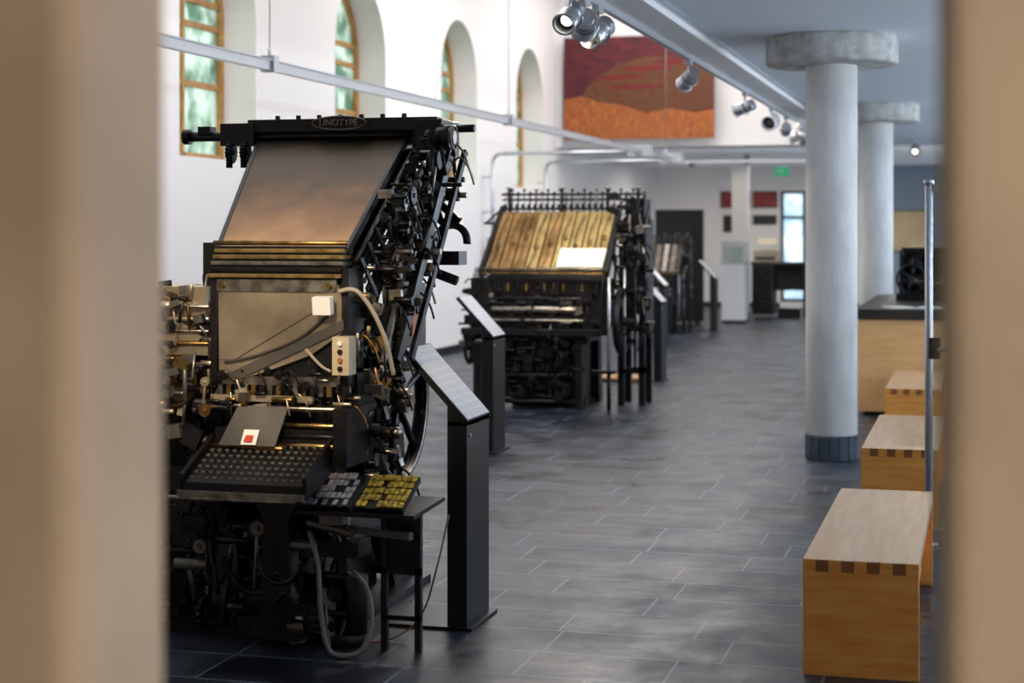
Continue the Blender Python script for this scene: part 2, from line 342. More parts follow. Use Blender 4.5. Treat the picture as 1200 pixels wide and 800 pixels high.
# ---------------------------------------------------------------- benches
def bench(x0,y0,L=1.8,W=.42,H=.43):
    b=B('wooden_bench',(x0,y0,0)); t=.045; nf=9
    b.bb(0,W,t*.98,L-t*.98,H-t,H,WOOD)
    for (ya,yb,s) in((0,t,0),(L-t,L,1)):
        b.bb(0,W,ya,yb,0,H-t,WOODF)
        for i in range(nf):
            xa=W*i/nf; xb=W*(i+1)/nf
            b.bb(xa+.0006,xb-.0006,ya,yb,H-t,H,WOOD)
    for i in range(nf):
        xa=W*i/nf; xb=W*(i+1)/nf; b.bb(xa,xb,-.0012,0,H-t,H-.002,WOODE if i%2 else WOODF)
    b.bb(.05,.075,t,L-t,.06,H-t,WOODF); b.bb(W-.075,W-.05,t,L-t,.06,H-t,WOODF)
    b.bb(.075,W-.075,t,L-t,.06,.08,WOODF)
    return b.done(.002)
bench(-.64,6.41); bench(-.65,9.76); bench(-.72,13.48)

# ---------------------------------------------------------------- lecterns
def lectern(x,y,base=.34):
    b=B('information_lectern',(x,y,0)); W=.33
    b.bb(-.085,0,0,W,.012,.86,ANTH)
    b.bb(-base,.03,-.03,W+.03,0,.014,ANTH)
    b.slab([(.005,-.004,.865),(.005,W+.004,.865),(-.27,W+.004,1.16),(-.27,-.004,1.16)],(-.018,0,-.018),ANTH)
    b.slab([(.003,.006,.869),(.003,W-.006,.869),(-.266,W-.006,1.158),(-.266,.006,1.158)],(-.002,0,-.002),LABEL)
    b.prism([(-.085,.84),(0,.84),(0,.862),(-.05,.91),(-.085,.93)],'y',0,W,ANTH)
    b.cyl((0,.04,.80),(.006,.04,.80),.009,ALU); 
    return b.done(.002)
lectern(-2.05,6.75); lectern(-3.475,12.11); lectern(-3.37,18.4,.2); lectern(-4.35,24.0); lectern(-4.21,27.85)
b=B('wooden_footboard',(-3.86,18.35,0)); 
for i in range(4): b.bb(-.22,.26,-.12+i*.1,-.03+i*.1,.03,.055,WOODE if i%2 else WOODC)
b.bb(-.2,-.15,-.12,.27,0,.03,WOODE); b.bb(.18,.23,-.12,.27,0,.03,WOODE); b.done(.002)

# ---------------------------------------------------------------- typesetting machine (foreground)
def machine1():
    b=B('typesetting_machine',(-2.7,6.9,0))
    side=[(-.48,0),(-.28,0),(-.18,.3),(.25,.34),(.5,.0),(.78,0),(.62,.55),(.52,1.05),(.3,1.3),(-.1,1.32),(-.28,1.0),(-.3,.6)]
    b.prism(side,'x',-.36,-.30,BLK); b.prism(side,'x',.06,.12,BLK)
    b.bb(-.3,.06,-.22,.4,.42,.95,BLK); b.bb(-.3,.06,-.1,.3,.95,1.3,IRON)
    b.bb(-.62,.02,-.15,.5,.0,.45,BLK); b.bb(-.8,-.3,-.3,.4,.3,1.0,BLK); b.bb(-.8,-.7,-.3,.4,0,.3,BLK)
    for z,y in((.08,-.38),(.08,.62),(.5,.5)): b.cyl((-.36,y,z),(.12,y,z),.03,BLK)
    b.bb(-.7,.2,-.5,.75,0,.035,IRON)
    for i in range(8): b.cyl((-.28+i*.045,.12,.62),(-.25+i*.045,.12,.62),.2+.03*math.sin(i*2),IRON,n=28)
    b.cyl((-.22,-.45,.15),(.0,-.45,.15),.085,BLK,n=20); b.cyl((0,-.45,.15),(.04,-.45,.15),.06,IRON,n=20)
    b.bb(-.24,.02,-.52,-.38,.03,.09,BLK)
    b.torus((-.1,-.62,.3),(0,1,.2),.1,.012,IRON,arc=.6)
    b.prism([(-.12,.03),(.12,.03),(.07,.12),(.05,.5),(.12,.62),(-.12,.62),(-.05,.5),(-.07,.12)],'y',-.62,-.52,BLK)
    b.prism([(-.85,.63),(-.3,.38),(-.25,.45),(-.3,.62)],'x',-.2,-.17,BLK); b.prism([(-.85,.63),(-.3,.38),(-.25,.45),(-.3,.62)],'x',.14,.17,BLK)
    clutter(b,-.42,.15,-.6,-.3,.08,.6,80,[BLK,BLK,IRON,IRON,PALED],3,1.3)
    clutter(b,-.3,.28,-.66,-.4,.05,.3,34,[BLK,BLK,IRON,PALED],4,1.3)
    clutter(b,-.75,-.3,-.5,-.25,.05,.95,90,[BLK,IRON,BLK,IRON,PALED],5,1.3)
    # keyboard
    K0=(-.86,.675);K1=(-.6,.79)
    b.prism([(K0[0]-.02,K0[1]-.055),(K0[0]-.02,K0[1]+.005),(K1[0],K1[1]+.01),(K1[0],K1[1]-.12)],'x',-.28,.225,BLK)
    b.bb(-.29,.235,K0[0]-.04,K0[0]-.015,K0[1]-.05,K0[1]-.025,STEEL)
    b.cyl((-.33,K0[0]-.03,K0[1]-.055),(.2,K0[0]-.03,K0[1]-.055),.009,STEEL)
    for s_ in(-.29,.22): b.prism([(K0[0]-.02,K0[1]-.05),(K0[0]-.02,K0[1]+.035),(K1[0],K1[1]+.045),(K1[0],K1[1]-.1)],'x',s_,s_+.018,IRON)
    for r in range(7):
        for c in range(15):
            t=(r+.5)/7; y=K0[0]+(K1[0]-K0[0])*t; z=K0[1]+(K1[1]-K0[1])*t; x=-.255+c*.0325
            b.cyl((x,y,z),(x,y-.004,z+.018),.0115,PALED,r2=.010,n=10)
            b.cyl((x,y-.004,z+.018),(x,y-.0045,z+.0195),.0085,BLK,n=8)
    b.bb(-.27,.25,-.6,-.3,.66,.86,BLK)
    for i,z in enumerate((.80,.835,.875)): b.cyl((-.0,-.62+.02*i,z),(.27,-.62+.02*i,z),.011,[BRASSL,IRON,BRASSL][i])
    b.bb(0.25,.31,-.64,-.34,.72,.95,IRON)
    b.slab([(-.22,-.68,.80),(.02,-.68,.80),(.045,-.6,.95),(-.17,-.6,.95)],(0,.012,-.004),PALED)
    b.slab([(-.12,-.688,.805),(-.055,-.688,.805),(-.05,-.66,.862),(-.115,-.66,.862)],(0,-.004,.001),WHITE)
    b.slab([(-.105,-.693,.818),(-.07,-.693,.818),(-.068,-.678,.842),(-.1,-.678,.842)],(0,-.003,.001),REDT)
    b.cyl((-.3,-.62,.79),(.05,-.66,.79),.012,BRASS)
    # assembler band
    b.bb(-.42,.30,-.50,-.3,.9,1.08,IRON)
    b.bb(-.28,.25,-.56,-.5,1.03,1.065,STEEL); b.bb(-.3,.12,-.58,-.52,.965,.99,PALE); b.cyl((-.36,-.57,.94),(.28,-.57,.94),.012,STEEL)
    for i in range(14): b.bb(-.27+i*.036,-.25+i*.036,-.575,-.55,.99,1.03,[STEEL,BRASS,IRON][i%3])
    clutter(b,-.35,.30,-.6,-.5,.93,1.09,80,[STEEL,PALE,BRASS,IRON,BLK],9,.65)
    # front channel cover
    cov=[(-.275,1.45),(.235,1.45),(.262,1.38),(.27,1.25),(.13,1.155),(-.02,1.10),(-.16,1.055),(-.27,1.05)]
    b.prism(cov,'y',-.565,-.545,PALE)
    b.bb(-.28,.24,-.575,-.545,1.405,1.455,STEEL)
    b.slab([(-.27,-.567,1.055),(-.16,-.567,1.06),(.27,-.567,1.255),(.27,-.567,1.30)],(0,-.01,0),PALED)
    b.slab([(-.27,-.567,1.13),(-.2,-.567,1.13),(.22,-.567,1.37),(.22,-.567,1.385)],(0,-.006,0),PALE)
    b.tube([(-.24,-.575,1.12),(-.1,-.58,1.15),(.08,-.58,1.22),(.22,-.575,1.33)],.006,PALED)
    b.bb(-.30,-.275,-.58,-.5,1.04,1.5,IRON); b.bb(.26,.29,-.57,-.4,1.0,1.5,IRON)
    b.bb(-.27,.25,-.54,-.35,1.05,1.45,BLK)
    for x in(-.25,.21): b.cyl((x,-.59,1.43),(x,-.56,1.43),.012,BRASS)
    for i in range(5):
        z=1.462+i*.025
        b.bb(-.305+.002*i,.265,-.6+.012*i,-.45,z,z+.014,[BRASSL,IRON,STEEL,BRASSL,BRASSL][i]); b.bb(-.30,.26,-.57+.01*i,-.45,z+.014,z+.025,BLK)
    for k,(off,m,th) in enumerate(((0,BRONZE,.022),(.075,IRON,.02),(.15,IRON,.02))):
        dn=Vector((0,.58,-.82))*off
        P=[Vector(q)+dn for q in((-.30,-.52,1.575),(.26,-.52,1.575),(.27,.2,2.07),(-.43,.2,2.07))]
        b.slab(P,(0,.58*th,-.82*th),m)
        for (p,q) in((P[0],P[3]),(P[1],P[2])): b.beam(p+Vector((0,.01,-.01)),q+Vector((0,.01,-.01)),.018,.035,BLK if k else IRON)
    for k in range(7):
        dn=Vector((0,.58,-.82))*(.04+.035*k)
        b.beam(Vector((.285+.004*k,-.5,1.56))+dn,Vector((.30+.004*k,.2,2.06))+dn,.012,.014,[STEEL,BLK,IRON][k%3])
    for i in range(9):
        t=i/8; y=-.48+.68*t; z=1.57+.49*t
        b.beam((.30,y+.02,z-.03),(.335,y+.12,z-.19),.012,.018,[BLK,IRON,BLK][i%3]); b.cyl((.265,y+.06,z-.07),(.345,y+.06,z-.07),.010,STEEL if i%3==0 else IRON,n=10)
    b.cyl((-.31,-.53,1.60),(.27,-.53,1.60),.010,BRASS); b.cyl((-.44,.18,2.07),(.29,.18,2.07),.013,IRON)
    for x in(-.4,.3): b.beam((x,-.42,1.32),(x,.42,1.93),.035,.06,BLK)
    b.beam((.36,-.42,1.22),(.37,.4,1.98),.03,.05,BLK); b.beam((.41,-.35,1.12),(.46,.25,2.05),.035,.05,BLK)
    b.beam((.44,-.25,1.12),(.5,.32,2.0),.02,.03,IRON)
    b.beam((.40,-.48,1.12),(.37,.05,1.75),.02,.025,STEEL)
    b.prism([(.2,1.2),(.42,1.2),(.5,1.6),(.46,2.04),(.3,2.04),(.32,1.6)],'x',.15,.22,BLK); b.prism([(.2,1.2),(.42,1.2),(.5,1.6),(.46,2.04),(.3,2.04),(.32,1.6)],'x',-.4,-.33,BLK)
    b.bb(-.33,.15,.34,.42,1.5,1.58,BLK)
    b.bb(-.47,.42,.16,.30,2.09,2.145,BLK); b.bb(-.45,.36,.20,.34,2.03,2.09,IRON)
    b.cyl((-.78,.2,2.075),(-.45,.2,2.075),.022,BLK); b.bb(-.60,-.44,.15,.28,2.03,2.13,BLK)
    b.cyl((-.8,.2,2.075),(-.77,.2,2.075),.035,IRON); b.bb(-.72,-.66,.17,.24,2.085,2.12,IRON)
    for x in(-.55,-.48): b.cyl((x,.14,2.03),(x,.14,1.93),.015,BLK); b.gear((x,.16,2.0),(1,0,0),.05,.02,16,IRON)
    for i in range(7): b.cyl((-.35+i*.1,.22,2.145),(-.35+i*.1,.22,2.165),.012,IRON,n=8)
    pl=[(-.03+.125*math.cos(t)*1.0,2.125+.027*math.sin(t)) for t in [2*math.pi*k/24 for k in range(24)]]
    b.prism(pl,'y',.145,.16,IRON); b.prism([(x*1.04+.0012,(z-2.125)*1.2+2.125) for x,z in pl],'y',.15,.16,STEEL)
    b.bb(.34,.46,.1,.36,1.98,2.13,BLK)
    b.cyl((.44,.12,2.05),(.50,.12,2.05),.055,BLK,n=24); b.cyl((.5,.12,2.05),(.515,.12,2.05),.03,STEEL,n=18); b.torus((.51,.12,2.05),(1,0,0),.05,.005,PALED)
    b.cyl((.42,.05,1.95),(.47,.05,1.95),.04,IRON,n=20); b.cyl((.45,.3,2.1),(.55,.3,2.1),.018,BLK)
    clutter(b,.32,.5,0,.3,1.8,2.1,44,[BLK,BLK,IRON,IRON,STEEL],21,.85)
    clutter(b,.34,.45,-.35,.1,1.3,1.85,120,[BLK,BLK,IRON,IRON,BLK,STEEL,PALED],22,.8)
    clutter(b,.12,.42,-.55,-.1,.95,1.4,120,[BLK,BLK,IRON,IRON,STEEL,BRASS,BLK],23,.8)
    b.torus((.47,.22,1.60),(.2,1,0),.075,.018,BLK,arc=.7,st=2.); b.torus((.46,.2,1.74),(.3,1,0),.06,.02,BLK,arc=.6,st=.5)
    b.bb(.40,.52,.16,.28,1.50,1.56,BLK); b.beam((.38,.2,1.8),(.5,.2,1.7),.03,.03,IRON); b.cyl((.36,.2,1.48),(.5,.2,1.43),.022,IRON)
    b.bb(.30,.34,-.1,.25,1.05,1.42,BLK); b.bb(.345,.37,-.02,.05,1.2,1.34,RUST)
    b.gear((.34,-.2,1.5),(1,0,0),.1,.03,26,IRON); b.gear((.36,-.02,1.68),(1,0,0),.07,.03,20,IRON)
    # drive wheel
    b.wheel((.2,.25,.90),(1,0,0),.36,.022,BLK,6,.06,STEEL,1.7); b.torus((.23,.25,.90),(1,0,0),.345,.007,STEEL); b.wheel((.14,.25,.90),(1,0,0),.2,.018,IRON,5,.06)
    b.cyl((.05,.25,.90),(.28,.25,.90),.03,STEEL)
    b.cyl((.22,.1,1.28),(.27,.1,1.28),.09,IRON,n=24)
    clutter(b,.12,.34,-.5,-.1,.6,1.0,64,[BLK,BLK,IRON,IRON,STEEL],25,.9)
    b.bb(.1,.25,-.5,-.1,.6,.9,BLK)
    b.cyl((.3,-.35,.84),(.42,-.42,.84),.018,STEEL); b.ball((.44,-.43,.84),.026,STEEL); b.cyl((.26,-.3,.76),(.40,-.3,.74),.014,STEEL)
    # left casting unit
    b.bb(-.68,-.33,-.45,.1,.95,1.15,IRON); b.bb(-.60,-.35,-.5,-.2,1.2,1.30,PALED); b.bb(-.64,-.36,-.5,-.12,1.3,1.42,PALE)
    b.prism([(-.64,1.14),(-.34,1.14),(-.34,1.2),(-.5,1.3),(-.64,1.3)],'y',-.52,-.5,PALE)
    b.cyl((-.5,-.5,1.03),(-.5,-.38,1.03),.11,STEEL,n=32); b.torus((-.5,-.505,1.03),(0,1,0),.1,.012,BRASS); b.cyl((-.5,-.53,1.03),(-.5,-.48,1.03),.03,BRASS)
    b.cyl((-.45,-.1,1.0),(-.45,-.1,1.25),.13,BLK,n=24)
    for i in range(4): b.cyl((-.66,-.53,1.19+i*.05),(-.33,-.53,1.19+i*.05),.009,[BRASS,STEEL,PALE,STEEL][i])
    clutter(b,-.66,-.32,-.6,-.45,.9,1.42,100,[STEEL,PALE,BRASS,IRON,PALED,BLK],31,.8)
    clutter(b,-.48,-.34,-.4,-.1,1.36,1.56,20,[BLK,BLK,IRON],33,.7)
    b.beam((-.36,-.3,1.35),(-.4,-.05,1.68),.04,.03,BLK); b.bb(-.42,-.33,-.4,-.2,1.3,1.6,BLK)
    # electrical box, little lamp, hose
    b.bb(.255,.325,-.66,-.58,1.085,1.235,BEIGE)
    for i in range(4): b.cyl((.29,-.672,1.21-i*.033),(.29,-.66,1.21-i*.033),.010,[WHITE,BLK,RUST,BLK][i],n=10)
    b.box((.205,-.63,1.355),(.075,.04,.07),WHITE,rx(8)); b.cyl((.205,-.61,1.36),(.23,-.5,1.40),.01,STEEL)
    b.tube([(.26,-.6,1.41),(.33,-.6,1.415),(.39,-.58,1.34),(.44,-.56,1.22),(.46,-.52,1.08)],.009,CABLE)
    b.tube([(.12,-.6,1.18),(.2,-.64,1.12),(.25,-.66,1.1)],.006,CABLE)
    # side table with type trays
    b.slab([(.16,-.8,.575),(.64,-.8,.575),(.66,-.48,.6),(.16,-.48,.6)],(0,0,-.016),IRON)
    b.slab([(.17,-.79,.595),(.375,-.79,.595),(.39,-.62,.695),(.185,-.62,.695)],(0,.01,-.02),BLK); b.slab([(.395,-.79,.595),(.59,-.79,.595),(.605,-.62,.695),(.41,-.62,.695)],(0,.01,-.02),BLK)
    RR=random.Random(5)
    for k,(x0,m) in enumerate(((.175,LAV),(.40,YELL))):
        for i in range(9):
            for j in range(5):
                t=(j+.1)/5;t2=(j+.9)/5; xa=x0+i*.0212+.012*t
                if RR.random()<.14: continue
                f=lambda t:(-.79+.17*t,.597+.10*t)
                y0,z0=f(t);y1,z1=f(t2); b.slab([(xa,y0,z0),(xa+.018,y0,z0),(xa+.020,y1,z1),(xa+.002,y1,z1)],(0,-.003,.003+.005*RR.random()),m)
    b.bb(.42,.445,-.56,-.53,0.0,.585,BLK); b.bb(.56,.585,-.56,-.53,.0,.585,BLK); b.bb(.42,.585,-.56,-.53,.3,.33,BLK); b.bb(.42,.585,-.56,-.53,.12,.14,IRON)
    b.bb(.43,.58,-.535,-.53,.33,.56,IRON)
    b.beam((.1,-.45,.46),(.56,-.6,.46),.03,.03,PALED); b.cyl((.14,-.62,.5),(.34,-.66,.47),.018,PALED); b.bb(.10,.34,-.6,-.45,.36,.42,IRON); b.bb(.2,.3,-.66,-.6,.5,.56,PALED)
    b.cyl((.24,-.5,.0),(.24,-.5,.56),.03,BLK); b.cyl((.24,-.5,0),(.24,-.5,.05),.09,BLK)
    b.cyl((.3,-.52,.05),(.3,-.52,.28),.05,IRON,n=20)
    b.tube([(.16,-.66,.47),(.22,-.72,.36),(.24,-.74,.18),(.27,-.74,.04),(.33,-.73,.012),(.39,-.7,.03),(.42,-.66,.12),(.38,-.6,.24),(.3,-.55,.3)],.010,CABLEG)
    b.tube([(.62,-.3,.5),(.6,-.4,.3),(.52,-.35,.1),(.42,-.42,.012),(.3,-.5,.012)],.004,CABLEB)
    b.torus((.05,-.7,.36),(0,1,0),.09,.01,BLK,arc=.6)
    b.bb(-.06,.16,-.68,-.5,.14,.18,IRON); b.bb(-.02,.14,-.72,-.5,.05,.08,BLK)
    o=b.done(.0025)
    c=bpy.data.curves.new('nameplate_lettering','FONT'); c.body='LINOTYPE'; c.size=.040; c.extrude=.002; c.align_x='CENTER'; c.align_y='CENTER'
    t=bpy.data.objects.new('nameplate_lettering',c); S.collection.objects.link(t); c.materials.append(STEEL)
    t.parent=o; t.location=(-.03,.143,2.125); t.rotation_euler=(math.pi/2,0,0)
machine1()

# ---------------------------------------------------------------- wide typesetting machine
def machine2(loc,scale=(1,1,1),seed=50,dark=False):
    b=B('typesetting_machine',loc,0,scale)
    for x in(-.42,.36):
        b.prism([(-.42,0),(-.34,0),(-.3,.1),(-.3,.6),(.3,.6),(.32,.1),(.36,0),(.5,0),(.42,.7),(.3,1.15),(-.3,1.1),(-.42,.85)],'x',x,x+.06,BLK)
    for y,z in((-.36,.06),(-.36,.3),(.4,.1),(.4,.5)): b.cyl((-.42,y,z),(.42,y,z),.025,BLK)
    b.bb(-.36,.36,-.27,.35,.08,.62,BLK); b.bb(-.4,.4,-.3,.36,.62,1.0,BLK); b.bb(-.36,.36,.0,.35,.0,.1,BLK)
    b.bb(-.72,.62,-.5,-.1,.68,.74,BLK); b.bb(-.70,.60,-.46,-.05,.78,.86,IRON); b.bb(-.66,.6,-.38,.2,.74,1.2,BLK)
    b.cyl((-.42,-.47,.92),(.38,-.47,.92),.035,STEEL,n=20); b.cyl((-.45,-.45,1.02),(.42,-.45,1.02),.022,IRON); b.cyl((-.5,-.49,.82),(.45,-.49,.82),.014,STEEL)
    b.bb(-.5,.5,-.42,-.2,.96,1.2,BLK); b.bb(-.56,.56,-.45,-.4,1.06,1.09,IRON); b.bb(-.62,.62,-.46,-.38,1.17,1.2,IRON)
    for i in range(26): b.bb(-.55+i*.044,-.525+i*.044,-.47,-.44,1.09,1.16,[IRON,BLK,BRASS,BLK][i%4])
    for i in range(5): b.cyl((-.6,-.52+.02*i,1.21+i*.022),(.66,-.52+.02*i,1.21+i*.022),.008,[IRON,BLK,BRASS,BLK,STEEL][i],n=8)
    n=9
    for i in range(n):
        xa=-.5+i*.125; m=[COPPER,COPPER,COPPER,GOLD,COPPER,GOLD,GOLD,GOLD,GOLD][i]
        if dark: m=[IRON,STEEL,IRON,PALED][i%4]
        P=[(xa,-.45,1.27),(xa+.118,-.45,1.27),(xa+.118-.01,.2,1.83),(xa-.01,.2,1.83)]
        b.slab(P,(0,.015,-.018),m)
        b.beam((xa+.121,-.46,1.285),(xa+.111,.2,1.845),.006,.014,BRASS)
        b.box((xa+.055,-.2+.05*(i%3),1.505+.043*(i%3)),(.05,.06,.004),COPPER if i%2 else BRASS,rx(40.7))
        b.tube([(xa+.03,-.46,1.29),(xa+.06,-.3,1.43),(xa+.04,-.1,1.60),(xa+.07,.15,1.81)],.005,BRASS if i%3 else BLK)
    if not dark: b.slab([(.18,-.44,1.30),(.62,-.44,1.30),(.62,-.24,1.47),(.18,-.24,1.47)],(0,-.014,.018),PAPER)
    b.beam((-.54,-.47,1.25),(-.52,.25,1.87),.04,.06,BLK); b.beam((.66,-.47,1.25),(.64,.25,1.87),.05,.07,BLK)
    b.slab([(-.5,-.35,1.2),(.63,-.35,1.2),(.63,.35,1.75),(-.5,.35,1.75)],(0,.03,-.03),BLK)
    for z,y in((1.86,.3),(1.95,.34),(2.0,.3)): b.cyl((-.55,y,z),(.85,y,z),.012,IRON,n=8)
    for i in range(22):
        x=-.5+i*.06; b.cyl((x,.28,1.82),(x,.3,2.0+.03*(i%2)),.008,BLK if i%3 else STEEL,n=8); b.ball((x,.3,2.01+.03*(i%2)),.017,BRASS if i%5==0 else IRON,8)
        b.box((x,.26,1.88),(.03,.04,.05),[BLK,IRON,BLK][i%3])
    for i in range(5): b.torus((-.42+i*.27,.25,1.83),(0,1,0),.035,.006,BRASS,n=16)
    for x in(-.48,.05,.5,.8): b.cyl((x,.34,1.5),(x,.34,2.06),.016,BLK); b.cyl((x-.03,.34,2.06),(x+.03,.34,2.06),.012,STEEL,n=8)
    b.cyl((-.68,.2,1.72),(-.5,.3,1.9),.01,BLK,n=8); b.cyl((-.7,.2,1.72),(-.52,.2,1.72),.012,BLK,n=8)
    b.bb(.66,.92,.1,.5,.7,1.75,BLK); b.bb(.72,.9,.12,.45,1.75,1.95,IRON)
    clutter(b,.62,.98,-.1,.12,.6,1.98,130,[BLK,BLK,IRON,IRON,STEEL,BLK],seed,1.1)
    b.wheel((.72,-.05,.8),(1,0,0),.3,.02,BLK,6,.05)
    for x,y in((.68,.12),(.88,.12),(.68,.46),(.88,.46)): b.bb(x-.03,x+.03,y-.03,y+.03,0,.7,BLK)
    b.bb(.65,.91,.09,.15,.3,.36,BLK)
    for x in(.74,.84): b.cyl((x,-.02,.35),(x,-.02,1.3),.012,ALU if x<.8 else IRON)
    clutter(b,-.75,-.45,-.45,0,.55,1.2,60,[BLK,BLK,IRON,IRON,STEEL],seed+1,1.1); b.bb(-.68,-.45,-.3,.3,.4,1.0,BLK); b.bb(-.66,-.6,-.3,.3,0,.4,BLK)
    b.cyl((-.8,-.3,.6),(-.45,-.3,.6),.02,STEEL); b.wheel((-.72,-.2,.55),(1,0,0),.16,.014,BLK,5,.03)
    clutter(b,-.5,.5,-.5,-.38,.62,1.15,120,[BLK,BLK,IRON,IRON,STEEL],seed+2,1.1); clutter(b,-.4,.4,-.42,-.26,.08,.62,110,[BLK,IRON,BLK,IRON],seed+3,1.3)
    b.cyl((.66,-.35,.35),(.66,-.35,1.24),.016,ALU); b.cyl((.66,-.35,0),(.66,-.35,.35),.02,BLK); b.bb(.5,.72,-.4,-.3,.33,.36,IRON)
    b.done(.003)
machine2((-3.97,15.75,0)); machine2((-4.95,27.0,0),(.50,.6,.78),80,True)

# ---------------------------------------------------------------- overhead power rail and pipes
b=B('overhead_power_rail')
b.bb(-4.63,-4.57,5,27,2.72,2.78,ALU); b.bb(-4.64,-4.56,5,27,2.78,2.79,ALUW)
for y in(10.6,16.6,25.5):
    b.cyl((-4.6,y,2.79),(-4.6,y,ZH),.004,ALU,n=6); b.bb(-4.65,-4.55,y-.04,y+.04,2.71,2.82,ALU); b.cyl((-4.6,y,2.82),(-4.6,y,2.87),.012,ALU)
b.tube([(-4.6,14.2,2.79),(-4.6,14.4,3.3),(-4.55,14.8,4.2),(-4.5,14.9,6.0)],.004,ALU,6)
b.bb(-4.6,-2.3,26.97,27.03,2.72,2.77,ALU)
for y in(23.5,26.0): b.bb(-4.75,-4.45,y-.15,y+.15,2.68,2.84,ALUW)
b.done()
for y in(23.5,26.6):
    b=B('steel_supply_pipe'); x1=-4.76 if y<25 else -4.66
    b.tube([(x1,y,2.75),(-6.6,y,2.75)],.026,ALU,10,False); b.tube([(-6.6,y,2.75),(-6.68,y,2.735),(-6.735,y,2.68),(-6.75,y,2.6)],.026,ALU,10); b.tube([(-6.75,y,2.6),(-6.75,y,1.5)],.026,ALU,10,False)
    b.bb(-6.83,-6.67,y-.06,y+.06,1.1,1.55,ALUW); b.tube([(-6.75,y,1.1),(-6.75,y,.0)],.02,ALU,10,False)
    for z in(1.9,2.4): b.bb(XL+.002,-6.73,y-.02,y+.02,z,z+.03,ALU)
    b.done()

# ---------------------------------------------------------------- track and spotlights
b=B('lighting_track'); b.bb(XV+.03,XV+.07,4,27.5,ZC-.10,ZC-.06,ALUW); b.done()
def spot(x,y,aim,z=ZC-.10,energy=0,body=ALU,L=.20,R=.055,col=(1,.84,.62),size=60):
    b=B('track_spotlight'); p=Vector((x,y,z-.14)); d=(Vector(aim)-p).normalized()
    b.bb(x-.02,x+.02,y-.07,y+.07,z-.035,z,ALUW); b.cyl((x,y,z-.03),p+Vector((0,0,.02)),.01,ALU)
    _,u,w=frame(d)
    b.torus(p,d,R+.015,.006,ALU,n=24,arc=.5)
    a=p-d*L*.5; e=p+d*L*.5
    b.cyl(a,p,R*.75,body,r2=R,n=24)
    for k in range(4): b.cyl(a+d*(.008+.018*k),a+d*(.014+.018*k),R*.98,body,n=24)
    b.cyl(p,p+d*L*.25,R,body,n=24); b.cyl(p+d*L*.25,p+d*L*.27,R*.6,LAMP if energy else PALED,n=24); b.cyl(p+d*L*.25,p+d*L*.26,R*.95,BLK,n=24)
    b.torus(e,d,R*1.08,.008,body,n=28); 
    for k in range(24):
        t=2*math.pi*k/24; q=(u*math.cos(t)+w*math.sin(t))*R*1.06; t2=2*math.pi*(k+1)/24; q2=(u*math.cos(t2)+w*math.sin(t2))*R*1.06
        b.add([p+q,p+q2,e+q2,e+q],[(0,1,2,3)],body,True)
    b.done()
    if energy:
        l=bpy.data.lights.new('spot_lamp','SPOT'); l.energy=energy; l.color=col; l.spot_size=math.radians(size); l.spot_blend=.6; l.shadow_soft_size=.05
        o=bpy.data.objects.new('spot_lamp',l); S.collection.objects.link(o); o.location=e+d*.03; o.rotation_euler=d.to_track_quat('-Z','Y').to_euler()
XT=XV+.05
spot(XT,3.2,(-2.75,6.4,1.25),energy=330,size=25,col=(1,.78,.50))
spot(XT,4.2,(-2.9,6.6,1.15),energy=110,size=28)
spot(XT,9.0,(-2.5,6.9,1.5),energy=100)
spot(XT,9.35,(-3.9,15.2,1.5),energy=520,R=.065,size=16,col=(1,.84,.56))
spot(XT,9.7,(-4.0,5,0.5),R=.065)
spot(XT,12.9,(-3.8,15.4,1.5),energy=260,size=35)
spot(XT,16.1,(-6.8,18,1.5)); spot(XT,18.2,(-3.5,12,.8),body=WHITE,R=.07)
spot(XT,19.6,(-3.0,26,1.4),energy=60); spot(XT,20.9,(-6,22,1.3),R=.07); spot(XT,21.6,(-3,28,1.2)); spot(XT,24.5,(-5,27,1.2),energy=100)
for (x,y) in((-4.0,30.2),(-3.0,32.0),(-1.6,29.8),(-5.2,31.5)): spot(x,y,(x-.3,y+3,1.3),z=ZC-.0,energy=40)
spot(-1.0,27.5,(-1.2,24,1.0),z=ZC,energy=40,R=.07)

# ---------------------------------------------------------------- hanging artwork
b=B('hanging_painting',(-6.72,27.7,3.16)); Wd,Hd=2.52,1.70
F1=field_mat('painting_maroon',(.060,.006,.012),(.12,.010,.014),2.,(1,1,2))
F2=field_mat('painting_orange_field',(.50,.15,.025),(.20,.045,.012),5.,(5,1,1))
F3=field_mat('painting_olive',(.12,.022,.010),(.12,.055,.012),4.,(1,1,3))
F4=field_mat('painting_red',(.20,.010,.012),(.12,.01,.01),3.,(1,1,4))
b.bb(0,Wd,0,.04,0,Hd,F1)
hill=[(0,0),(Wd,0),(Wd,.48),(2.2,.42),(1.8,.5),(1.4,.42),(1.0,.56),(.6,.62),(.3,.72),(0,.66)]
ol=[(.25,.6),(.9,.45),(1.8,.4),(2.52,.5),(2.52,1.0),(2.3,1.2),(1.9,1.32),(1.4,1.36),(.95,1.25),(.6,1.05),(.38,.85)]
b.prism(ol,'y',-.004,0,F3)
for k,(x0,x1,z) in enumerate(((.5,1.3,1.02),(.95,1.75,1.16),(.7,1.6,.86),(1.5,2.1,1.26))):
    b.prism([(x0,z),(x0+.3,z-.05),(x1,z-.02),(x1+.1,z+.02),(x1-.3,z+.05),(x0+.2,z+.04)],'y',-.007,-.004,F4)
b.prism(hill,'y',-.009,-.005,F2)
for x in(.3,2.2): b.cyl((x,.02,Hd),(x,.02,ZH-3.16),.004,ALU,n=6)
b.done()

